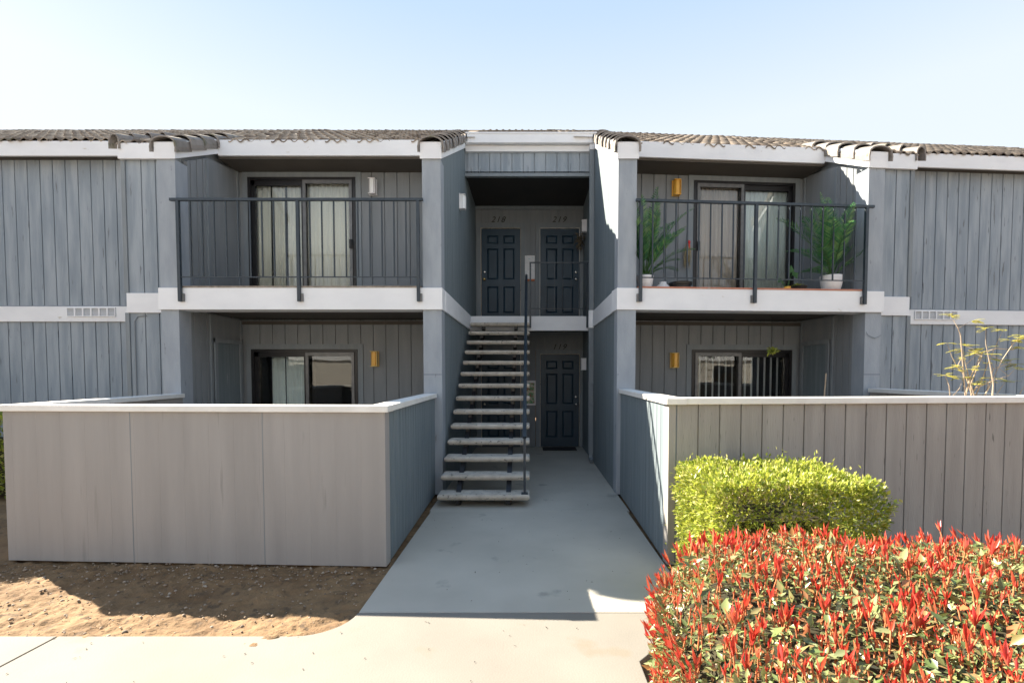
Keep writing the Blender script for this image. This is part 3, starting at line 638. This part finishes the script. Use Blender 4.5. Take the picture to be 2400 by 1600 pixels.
# dried broom with ribbon
bx, by, bz = FR(1.49, 1.36, 3.75); br = thing('dried_broom', 'dried straw bundle with red ribbon hanging beside the balcony door', 'decoration', (bx, by, bz))
n = 260; t = rng.uniform(0, 1, n); P = np.column_stack([bx+rng.normal(0, .018, n), by-.03+rng.normal(0, .012, n), bz-.02-.25*t]); D = np.column_stack([rng.normal(-.06, .16, n), rng.normal(0, .05, n), -np.ones(n)])
V, Fc = leaves(P, D, rng.normal(0, 1, (n, 3)), rng.uniform(.1, .24, n), rng.uniform(.004, .008, n)); npmesh('straw', V, Fc, 'straw', br)
mb = MB(); mb.lathe((bx+.02, by-.03, bz-.06), [(.012, -.07), (.02, -.03), (.014, 0), (.024, .03), (.015, .06)], 10); mb.tube([(bx+.02, by-.03, bz-.05), (bx+.035, by-.035, bz-.14)], .008, 6); mb.build('ribbon', 'ribbon', br)
mb = MB(); mb.tube([(bx, by-.01, bz+.12), (bx, by-.03, bz-.05)], .004, 5); mb.build('cord', 'straw', br)

# ------------------------------------------------------------------ potted plants
def frond(P0, heading, L, droop, up, nl, lw, ll):
    """returns spine points and leaflets"""
    sp = []; p = Vector(P0); d = Vector((math.cos(heading)*math.cos(up), math.sin(heading)*math.cos(up), math.sin(up)))
    n = 14
    for i in range(n+1):
        sp.append(p.copy()); d = (d+Vector((0, 0, -droop/n))).normalized(); p = p+d*(L/n)
    Ps = []; Ds = []; Us = []; Ln = []; Wd = []
    for k in range(nl):
        t = .28+.72*k/(nl-1); i = min(n-1, int(t*n)); f = t*n-i; q = sp[i].lerp(sp[i+1], f); dr = (sp[i+1]-sp[i]).normalized()
        side = dr.cross(Vector((0, 0, 1))).normalized(); upv = side.cross(dr)
        prof = math.sin(math.pi*min(1, (t-.2)/.8*.85+.12))**.7
        for s in (-1, 1):
            dd = (dr*.75+side*s*.9+upv*(.25+random.uniform(-.12, .12))+Vector((0, 0, -.1))).normalized()
            Ps.append(q); Ds.append(dd); Us.append(upv); Ln.append(ll*prof*random.uniform(.85, 1.1)); Wd.append(lw)
    return sp, Ps, Ds, Us, Ln, Wd
def palm(base, potr, poth, label, fr, xl=(0, 9)):
    root = thing('potted_palm', label, 'potted plant', base, 'palms in white pots')
    mb = MB(); mb.lathe(base, [(potr*.60, 0), (potr*.72, .01), (potr*.92, poth*.5), (potr, poth*.95), (potr*.98, poth), (potr*.90, poth), (potr*.86, poth*.85), (.01, poth*.85)], 28); mb.build('pot', 'pot', root, smooth=True)
    Vs = []; Fs = []; off = 0; st = MB(); arr = [[], [], [], [], []]
    fr = fr+[(a+random.uniform(.3, .7), b*random.uniform(.75, 1.0), c, d*random.uniform(.8, 1.2), e) for a, b, c, d, e in fr]
    for (hd, L, up, droop, ll) in fr:
        h0 = (base[0]+random.uniform(-.03, .03), base[1]+random.uniform(-.03, .03), base[2]+poth*.8)
        sp, *q = frond(h0, hd, L, droop*.8, min(1.5, up+.07), 28, .016, ll)
        keep = [i for i, (p_, d_, l_) in enumerate(zip(q[0], q[1], q[3])) if xl[0] < p_[0]+d_[0]*l_ < xl[1] and p_[1] < Y0+1.42]
        for a_, b_ in zip(arr, q): a_ += [b_[i] for i in keep]
        sp = [Vector((min(max(p_.x, xl[0]), xl[1]), p_.y, p_.z)) for p_ in sp]
        st.tube(sp, [.007*(1-.75*i/14) for i in range(15)], 5)
    V, Fc = leaves(np.array([tuple(p) for p in arr[0]]), np.array([tuple(p) for p in arr[1]]), np.array([tuple(p) for p in arr[2]]), np.array(arr[3]), np.array(arr[4]), fold=.15)
    npmesh('fronds', V, Fc, 'palm', root); st.build('stems', 'plant', root)
    return root
pb = FR(.42, .17, DECK)
palm(pb, .115, .20, 'tall potted palm at the column end of the balcony', [(2.4, 1.15, 1.35, .5, .16), (.5, 1.25, 1.40, .7, .17), (.2, 1.20, 1.22, 1.6, .19), (-.2, .75, .95, 1.5, .14), (3.4, .9, 1.25, 1.2, .16), (-1.2, 1.0, 1.35, 1.2, .16), (1.6, 1.1, 1.3, 1.0, .17), (.1, .95, 1.15, 1.4, .16), (-.9, .8, 1.1, 1.6, .15), (2.9, 1.1, 1.38, .9, .17), (.6, .7, .7, 1.3, .13), (4.4, 1.05, 1.3, 1.0, .16)], (1.42, 9))
pc = FR(3.10, .18, DECK)
palm(pc, .145, .245, 'fuller potted palm in the sunlit corner of the balcony', [(2.2, 1.25, 1.40, .6, .18), (3.0, 1.15, 1.15, 1.5, .19), (3.3, .85, .95, 1.7, .16), (.3, 1.1, 1.30, 1.0, .18), (-.1, .95, 1.1, 1.4, .17), (1.3, 1.2, 1.38, .9, .18), (-1.3, 1.0, 1.30, 1.1, .17), (3.6, 1.05, 1.28, 1.3, .18), (4.2, .9, 1.2, 1.5, .16), (-.5, .8, .95, 1.5, .15), (3.2, .6, .55, 1.3, .13), (.8, 1.1, 1.2, 1.3, .17)], (0, 4.55))
# black planter bowl, white jar
q = FR(.92, .17, DECK)
bw = thing('planter_bowl', 'low wide black planter bowl on the balcony floor', 'planter', q)
mb = MB(); mb.lathe(q, [(.11, 0), (.13, .01), (.135, .075), (.15, .08), (.155, .115), (.145, .118), (.135, .09), (.01, .085)], 28); mb.build('bowl', 'black', bw, smooth=False)
mb = MB(); mb.tube([(q[0]-.15, q[1], q[2]+.09), (q[0]-.185, q[1]-.01, q[2]+.10), (q[0]-.185, q[1]+.03, q[2]+.06), (q[0]-.15, q[1]+.03, q[2]+.05)], .008, 6); mb.build('handle', 'black', bw)
q = FR(.68, .19, DECK)
mb = MB(); mb.lathe(q, [(.10, 0), (.105, .02), (.085, .07), (.05, .10), (.045, .11), (.05, .125), (.02, .13)], 24); o = mb.build('lidded_jar', 'pot', None, smooth=True); tag(o, 'squat white lidded jar beside the left palm pot', 'jar')
# small pots with leafy plants
def small_pot(u, v, r, h, m, label, nm='flower_pot'):
    q = FR(u, v, DECK); root = thing(nm, label, 'potted plant', q)
    mb = MB(); mb.lathe(q, [(r*.7, 0), (r*.75, .005), (r, h), (r*.9, h), (r*.85, h*.85), (.005, h*.85)], 20); mb.build('pot', m, root, smooth=False); return root, Vector(q)
rt, q = small_pot(2.42, .12, .045, .075, 'gold', 'small ochre pot with a tall broad leafed plant')
st = MB(); L2 = []
for (dx, dz, hd, ln) in ((.05, .30, 2.2, .15), (-.10, .12, 3.1, .08), (.07, .22, 1.0, .13), (-.06, .04, 3.6, .06)):
    top = q+Vector((dx, 0, .07+dz)); st.tube([tuple(q+Vector((0, 0, .06))), tuple(q+Vector((dx*.6, 0, .06+dz*.6))), tuple(top)], .004, 5)
    L2.append((tuple(top), (math.cos(hd)*.5, -.25, -.75 if dz > .1 else .6), ln))
V, Fc = leaves(np.array([l[0] for l in L2]), np.array([l[1] for l in L2]), np.array([(0.2, -1, .1)]*4), np.array([l[2] for l in L2]), np.array([.11, .06, .10, .05]), fold=.1)
npmesh('leaves', V, Fc, 'plant', rt); st.build('stems', 'plant', rt)
rt, q = small_pot(2.62, .16, .105, .09, 'black', 'wide black pot with a small spreading green plant')
n = 34; a_ = rng.uniform(0, 6.28, n); P = np.column_stack([q[0]-.02+rng.normal(0, .02, n), q[1]+rng.normal(0, .02, n), np.full(n, q[2]+.07)]); D = np.column_stack([np.cos(a_), np.sin(a_), rng.uniform(.2, 1.1, n)])
V, Fc = leaves(P, D, np.tile([0, 0, 1.], (n, 1)), rng.uniform(.06, .11, n), rng.uniform(.02, .04, n)); npmesh('leaves', V, Fc, 'lime', rt)
# hanging plant and stake in the lower right patio
q = Vector(FR(2.40, .45, 1.95)); hp = thing('hanging_plant', 'green hanging plant in front of the ground floor blinds', 'hanging plant', tuple(q))
mb = MB(); mb.tube([tuple(q+Vector((0, 0, .5))), tuple(q)], .003, 4); mb.build('cord', 'black', hp)
n = 70; P = np.array(q)[None, :]+rng.normal(0, .03, (n, 3))*[1.2, 1, .8]; D = rng.normal(0, 1, (n, 3))*[1, 1, .7]; V, Fc = leaves(P, D, rng.normal(0, 1, (n, 3)), rng.uniform(.04, .09, n), rng.uniform(.015, .03, n)); npmesh('leaves', V, Fc, 'lime', hp)
q = Vector(FR(2.72, -.2, 0)); mb = MB(); mb.tube([tuple(q), tuple(q+Vector((.02, 0, .9))), tuple(q+Vector((.06, 0, 1.62)))], [.014, .012, .009], 6); o = mb.build('wooden_stake', 'twig', None); tag(o, 'thin pale wooden stake standing in the fenced patio', 'stake')

# ------------------------------------------------------------------ shrubs
def inside(n, lo, hi): return rng.uniform(lo, hi, n)
def red_edge(x, y):
    """signed inset of the red shrub's outline; >0 inside"""
    # rounded back-left corner, straight back at y=2.5, left at x=.46
    cx_, cy_, r = 1.25, 1.65, .80
    d_in = np.where((x < cx_) & (y > cy_), r-np.hypot(x-cx_, y-cy_), np.minimum(x-(cx_-r), (cy_+r)-y))
    return np.minimum(d_in, np.minimum(y-.35, 3.6-x))
def red_top(x, y):
    return .845+.035*np.sin(x*2.3+.5)+.03*np.sin(y*3.1+x)+.02*np.sin(x*9+y*7)
RS = thing('red_tip_hedge', 'large clipped hedge with bright red young shoots over green leaves', 'hedge', (1.9, 1.5, 0))
def red_surf(n):
    x = rng.uniform(.42, 3.6, n*3); y = rng.uniform(.5, 2.5, n*3); e = red_edge(x, y); k = e > 0; x, y, e = x[k][:n], y[k][:n], e[k][:n]
    z = red_top(x, y)-.30*np.exp(-np.maximum(e, 0)/.07); return np.column_stack([x, y, z]), e
def red_side(n):
    # left and back-left faces
    t = rng.uniform(0, 1, n); x = np.empty(n); y = np.empty(n); nx = np.empty(n); ny = np.empty(n)
    for i in range(n):
        s = t[i]*(1.15+1.26+1.2)
        if s < 1.15: x[i], y[i], nx[i], ny[i] = .45, .5+s, -1, 0
        elif s < 2.41: a2 = (s-1.15)/.80; x[i], y[i], nx[i], ny[i] = 1.25-.8*math.cos(a2), 1.65+.8*math.sin(a2), -math.cos(a2), math.sin(a2)
        else: x[i], y[i], nx[i], ny[i] = 1.25+(s-2.41), 2.45, 0, 1
    return np.column_stack([x, y, rng.uniform(.05, .75, n)]), np.column_stack([nx, ny, np.full(n, .25)])
P1, e1 = red_surf(34000); dep = rng.exponential(.035, len(P1)); P1[:, 2] -= np.minimum(dep, .18)
D1 = rng.normal(0, 1, (len(P1), 3)); D1[:, 2] = np.abs(D1[:, 2])*.55
P2, N2 = red_side(11000); P2 += -N2*rng.exponential(.04, len(P2))[:, None]; D2 = N2+rng.normal(0, .7, (len(P2), 3))
P = np.vstack([P1, P2]); D = np.vstack([D1, D2]); n = len(P)
sz = rng.choice([.018, .026, .036, .048, .066], n, p=[.38, .30, .21, .10, .01])
V, Fc = leaves(P, D, np.column_stack([rng.normal(0, .5, n), rng.normal(0, .5, n), np.ones(n)]), sz, sz*rng.uniform(.38, .52, n), fold=.22)
npmesh('foliage', V, Fc, 'green', RS)
# inner mass, a solid sheet coloured dark for the shade under the leaves
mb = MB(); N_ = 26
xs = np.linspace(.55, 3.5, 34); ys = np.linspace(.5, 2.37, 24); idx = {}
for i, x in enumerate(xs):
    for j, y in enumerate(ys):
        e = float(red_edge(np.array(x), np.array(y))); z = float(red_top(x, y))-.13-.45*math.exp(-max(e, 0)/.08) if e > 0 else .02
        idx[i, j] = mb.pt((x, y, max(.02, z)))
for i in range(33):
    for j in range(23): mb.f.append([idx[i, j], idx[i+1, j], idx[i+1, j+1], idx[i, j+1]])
mb.build('hedge_core', 'core', RS)
# red shoots: stalk + 4-7 upright leaves
Pc, ec = red_surf(4300); Ps2, Ns2 = red_side(1300); Ps2[:, 2] = rng.uniform(.2, .8, len(Ps2)); C0 = np.vstack([Pc, Ps2]); lean = np.vstack([np.zeros_like(Pc), Ns2*.6])
PP = []; DD = []; UU = []; LL = []; WW = []; st = MB()
for c_, ln_ in zip(C0, lean):
    big = random.random(); s = .022+.048*big**4; k = random.randint(2, 5); base = c_+np.array([0, 0, .0]); d0 = np.array([random.gauss(0, .16), random.gauss(0, .16), 1])+ln_
    d0 /= np.linalg.norm(d0); h = random.uniform(-.018, .010)+.022*big**3; top = base+d0*h
    st.tube([tuple(base-d0*.05), tuple(top)], .0026, 4, cap=False)
    for i in range(k):
        a2 = 6.28*i/k+random.random(); sp_ = random.uniform(.12, .42)
        dd = d0+np.array([math.cos(a2), math.sin(a2), 0])*sp_
        PP.append(top-d0*random.uniform(0, .015)); DD.append(dd); UU.append((-math.cos(a2), -math.sin(a2), .3)); q_ = s*random.uniform(.7, 1.2); LL.append(q_); WW.append(q_*random.uniform(.14, .25))
V, Fc = leaves(np.array(PP), np.array(DD), np.array(UU), np.array(LL), np.array(WW), fold=.3, bend=-.06); npmesh('red_shoots', V, Fc, 'red', RS)
st.build('shoot_stems', 'stem', RS, norm=False)
# clipped green hedge
def box_hedge(name, label, x0, x1, y0, y1, h, n, faces, lsz, seed, bare=None, m='lime'):
    rg = np.random.default_rng(seed); root = thing(name, label, 'hedge', ((x0+x1)/2, (y0+y1)/2, 0)); Ps = []; Ns = []
    W_, D_ = x1-x0, y1-y0
    areas = {'t': W_*D_, 'l': D_*h, 'f': W_*h, 'r': D_*h, 'b': W_*h*.5}; tot = sum(areas[k] for k in faces)
    for k in faces:
        m_ = int(n*areas[k]/tot); a1 = rg.uniform(0, 1, m_); a2 = rg.uniform(0, 1, m_)
        if k == 't': p = np.column_stack([x0+a1*W_, y0+a2*D_, np.full(m_, h)]); nn_ = (0, 0, 1)
        if k == 'l': p = np.column_stack([np.full(m_, x0), y0+a1*D_, a2*h]); nn_ = (-1, 0, 0)
        if k == 'r': p = np.column_stack([np.full(m_, x1), y0+a1*D_, a2*h]); nn_ = (1, 0, 0)
        if k == 'f': p = np.column_stack([x0+a1*W_, np.full(m_, y0), a2*h]); nn_ = (0, -1, 0)
        if k == 'b': p = np.column_stack([x0+a1*W_, np.full(m_, y1), h*(.5+.5*a2)]); nn_ = (0, 1, 0)
        Ps.append(p); Ns.append(np.tile(nn_, (m_, 1)))
    P = np.vstack(Ps).astype(float); N2_ = np.vstack(Ns).astype(float); c = np.array([(x0+x1)/2, (y0+y1)/2, h/2]); hs_ = np.array([W_/2, D_/2, h/2])
    # round the box: superellipse
    q = (P-c)/hs_; r_ = (np.abs(q)**11).sum(axis=1)**(1/11.); q /= r_[:, None]; P = c+q*hs_
    bump = np.array([noise.noise(Vector(p*9.))*.06+noise.noise(Vector(p*2.4))*.03+noise.noise(Vector(p*22.))*.03 for p in P]); nr = q**5; nr /= np.linalg.norm(nr, axis=1)[:, None]+1e-9
    if lsz < .03: P[:, 0] += .06*np.maximum(0, .35-P[:, 2]/h)*np.sign(-q[:, 0])
    P = P+nr*(bump-rg.exponential(.03, len(P))+(rg.uniform(0, 1, len(P)) < .10)*rg.exponential(.022, len(P)))[:, None]
    if bare:
        keep = (np.hypot((P[:, 0]-bare[0])/1.5, P[:, 1]-bare[1]) > bare[2]) | (P[:, 2] < h-.25) | (rg.uniform(0, 1, len(P)) < .12); P = P[keep]; nr = nr[keep]
    n = len(P); D = nr*.9+rg.normal(0, .6, (n, 3)); D[:, 2] += .35
    sz = lsz*rg.uniform(.5, 1.5, n); V, Fc = leaves(P, D, np.column_stack([rg.normal(0, .5, n), rg.normal(0, .5, n), np.ones(n)]), sz, sz*rg.uniform(.42, .6, n), fold=.2)
    npmesh('foliage', V, Fc, m, root)
    mb = MB(); mb.box(x0+.23, x1-.23, y0+.23, y1-.23, 0, h-.3); mb.build('hedge_core', 'core', root)  # solid dark box inside the leaves, coloured like the hedge's shaded inside
    st = MB()
    for i in range(90 if bare else 25):
        if bare and i < 60: b0 = Vector((bare[0]+random.uniform(-.12, .12), bare[1]+random.uniform(-.08, .08), h-.25)); tp = b0+Vector((random.uniform(-.12, .12), random.uniform(-.1, .1), random.uniform(.15, .26)))
        else: b0 = Vector((random.uniform(x0+.1, x1-.1), random.uniform(y0+.1, y1-.1), h-.2)); tp = b0+Vector((random.uniform(-.1, .1), random.uniform(-.1, .1), random.uniform(.15, .22)))
        st.tube([tuple(b0), tuple((b0+tp)/2+Vector((random.uniform(-.02, .02), 0, 0))), tuple(tp)], [.005, .004, .002], 4)
    st.build('twigs', 'twig', root)
    return root
box_hedge('clipped_hedge', 'clipped lime green box hedge by the fence corner with a bare patch', 1.17, 2.22, 3.0, 3.92, .93, 36000, 'tlfrb', .028, 3, bare=(1.62, 3.58, .13))
box_hedge('clipped_hedge', 'green hedge glimpsed past the left end of the smooth fence', -9.0, -6.45, 6.2, 7.0, 1.04, 9000, 'tlfr', .05, 5)
# sparse yellow-leaved shrub beyond the fenced patio
SB = thing('sparse_shrub', 'sparse pale stemmed shrub with yellow green feathery leaves before the grey wall', 'shrub', (4.5, 4.8, 0))
kx = lambda px, y: (px-1241)*y/1150
st = MB(); tips = []
YS = 4.66
def P2W(px, py, y=YS): return (kx(px, y), y, 1.617+(875-py)*y/1150*1.0-.02)
stems = [[(2290, 960), (2262, 880), (2238, 855), (2225, 830), (2216, 800)], [(2295, 960), (2278, 890), (2262, 850), (2254, 815)], [(2326, 960), (2326, 895), (2320, 845), (2310, 800), (2307, 765)],
         [(2275, 960), (2292, 900), (2310, 850), (2338, 790), (2350, 768)], [(2260, 960), (2290, 905), (2330, 885), (2362, 876), (2380, 858)], [(2285, 960), (2276, 895), (2295, 830), (2303, 812)],
         [(2235, 960), (2222, 900), (2216, 875)], [(2245, 960), (2232, 930), (2246, 905), (2255, 880)], [(2382, 960), (2392, 915), (2402, 895), (2430, 850)], [(2255, 960), (2272, 880), (2300, 822), (2330, 812), (2365, 815), (2385, 810)],
         [(2290, 960), (2318, 905), (2345, 840), (2375, 800), (2390, 790)], [(2300, 940), (2330, 860), (2360, 846), (2385, 850)], [(2268, 940), (2246, 780), (2238, 765), (2228, 735)], [(2300, 960), (2335, 915), (2352, 890)]]
for s_ in stems:
    yy = YS+random.uniform(-.2, .25); pts = [P2W(a, b, yy) for a, b in s_]; pts = [(pts[0][0], pts[0][1], .0)]+pts
    pts = [(p[0]+random.uniform(-.006, .006), p[1]+random.uniform(-.02, .02), p[2]) for p in pts]
    st.tube(pts, [.008-.0065*i/(len(pts)-1) for i in range(len(pts))], 5)
    tips.append(Vector(pts[-1]))
    for q in pts[2:-1]:
        for k in range(1):
            if random.random() < .55:
                e = Vector(q)+Vector((random.uniform(-.14, .14), random.uniform(-.08, .08), random.uniform(.02, .12))); st.tube([q, tuple(e)], [.003, .0015], 4); tips.append(e)
st.build('branches', 'twig', SB)
PP = []; DD = []; UU = []; LL = []; WW = []
for t_ in tips:
    for f_ in range(random.randint(4, 6)):
        a2 = random.uniform(0, 6.28); d = Vector((math.cos(a2), math.sin(a2)*.5, random.uniform(-.1, .35))).normalized(); L_ = random.uniform(.06, .12); sd_ = d.cross(Vector((0, 0, 1))).normalized()
        for k in range(9):
            q = t_+d*L_*(.15+.85*k/8)+Vector((0, 0, -.02*(k/8)**2))
            for s in (-1, 1): PP.append(tuple(q)); DD.append(tuple(sd_*s+d*.5+Vector((0, 0, -.15)))); UU.append((0, 0, 1)); LL.append(.036*math.sin(math.pi*(k+1.5)/11)); WW.append(.017)
V, Fc = leaves(np.array(PP), np.array(DD), np.array(UU), np.array(LL), np.array(WW), fold=.1); npmesh('foliage', V, Fc, 'pinnate', SB)

# ------------------------------------------------------------------ the building across the court (seen reflected in the glass; bounces sunlight)
OB = thing('apartment_building', 'pale two storey building across the court behind the viewer', 'building', (0, -13, 0))
mb = MB(); mb.box(-22, 22, -19, -13, 0, 5.0); mb.build('wall', 'tanwall', OB)
mb = MB(); mb.box(-22.2, 22.2, -13, -12.9, 2.4, 2.75); mb.box(-22.2, 22.2, -12.7, -12.6, 4.85, 5.15); mb.build('floor_band', 'white', OB)
mb = MB(); mb.poly([(-22.3, -12.55, 5.1), (22.3, -12.55, 5.1), (22.3, -16, 6.8), (-22.3, -16, 6.8)]); mb.poly([(-22.3, -19.5, 5.1), (22.3, -19.5, 5.1), (22.3, -16, 6.8), (-22.3, -16, 6.8)]); mb.build('roof', 'tile', OB)
for x in range(-20, 21, 5):
    for z in (.1, 2.9):
        mb = MB(); mb.box(x, x+1.8, -13.0, -12.97, z, z+2.0); f_ = mb.build('window', 'bronze', OB); mb = MB(); mb.box(x+.1, x+1.7, -12.965, -12.955, z+.1, z+1.9); mb.build('pane', 'glass', f_)
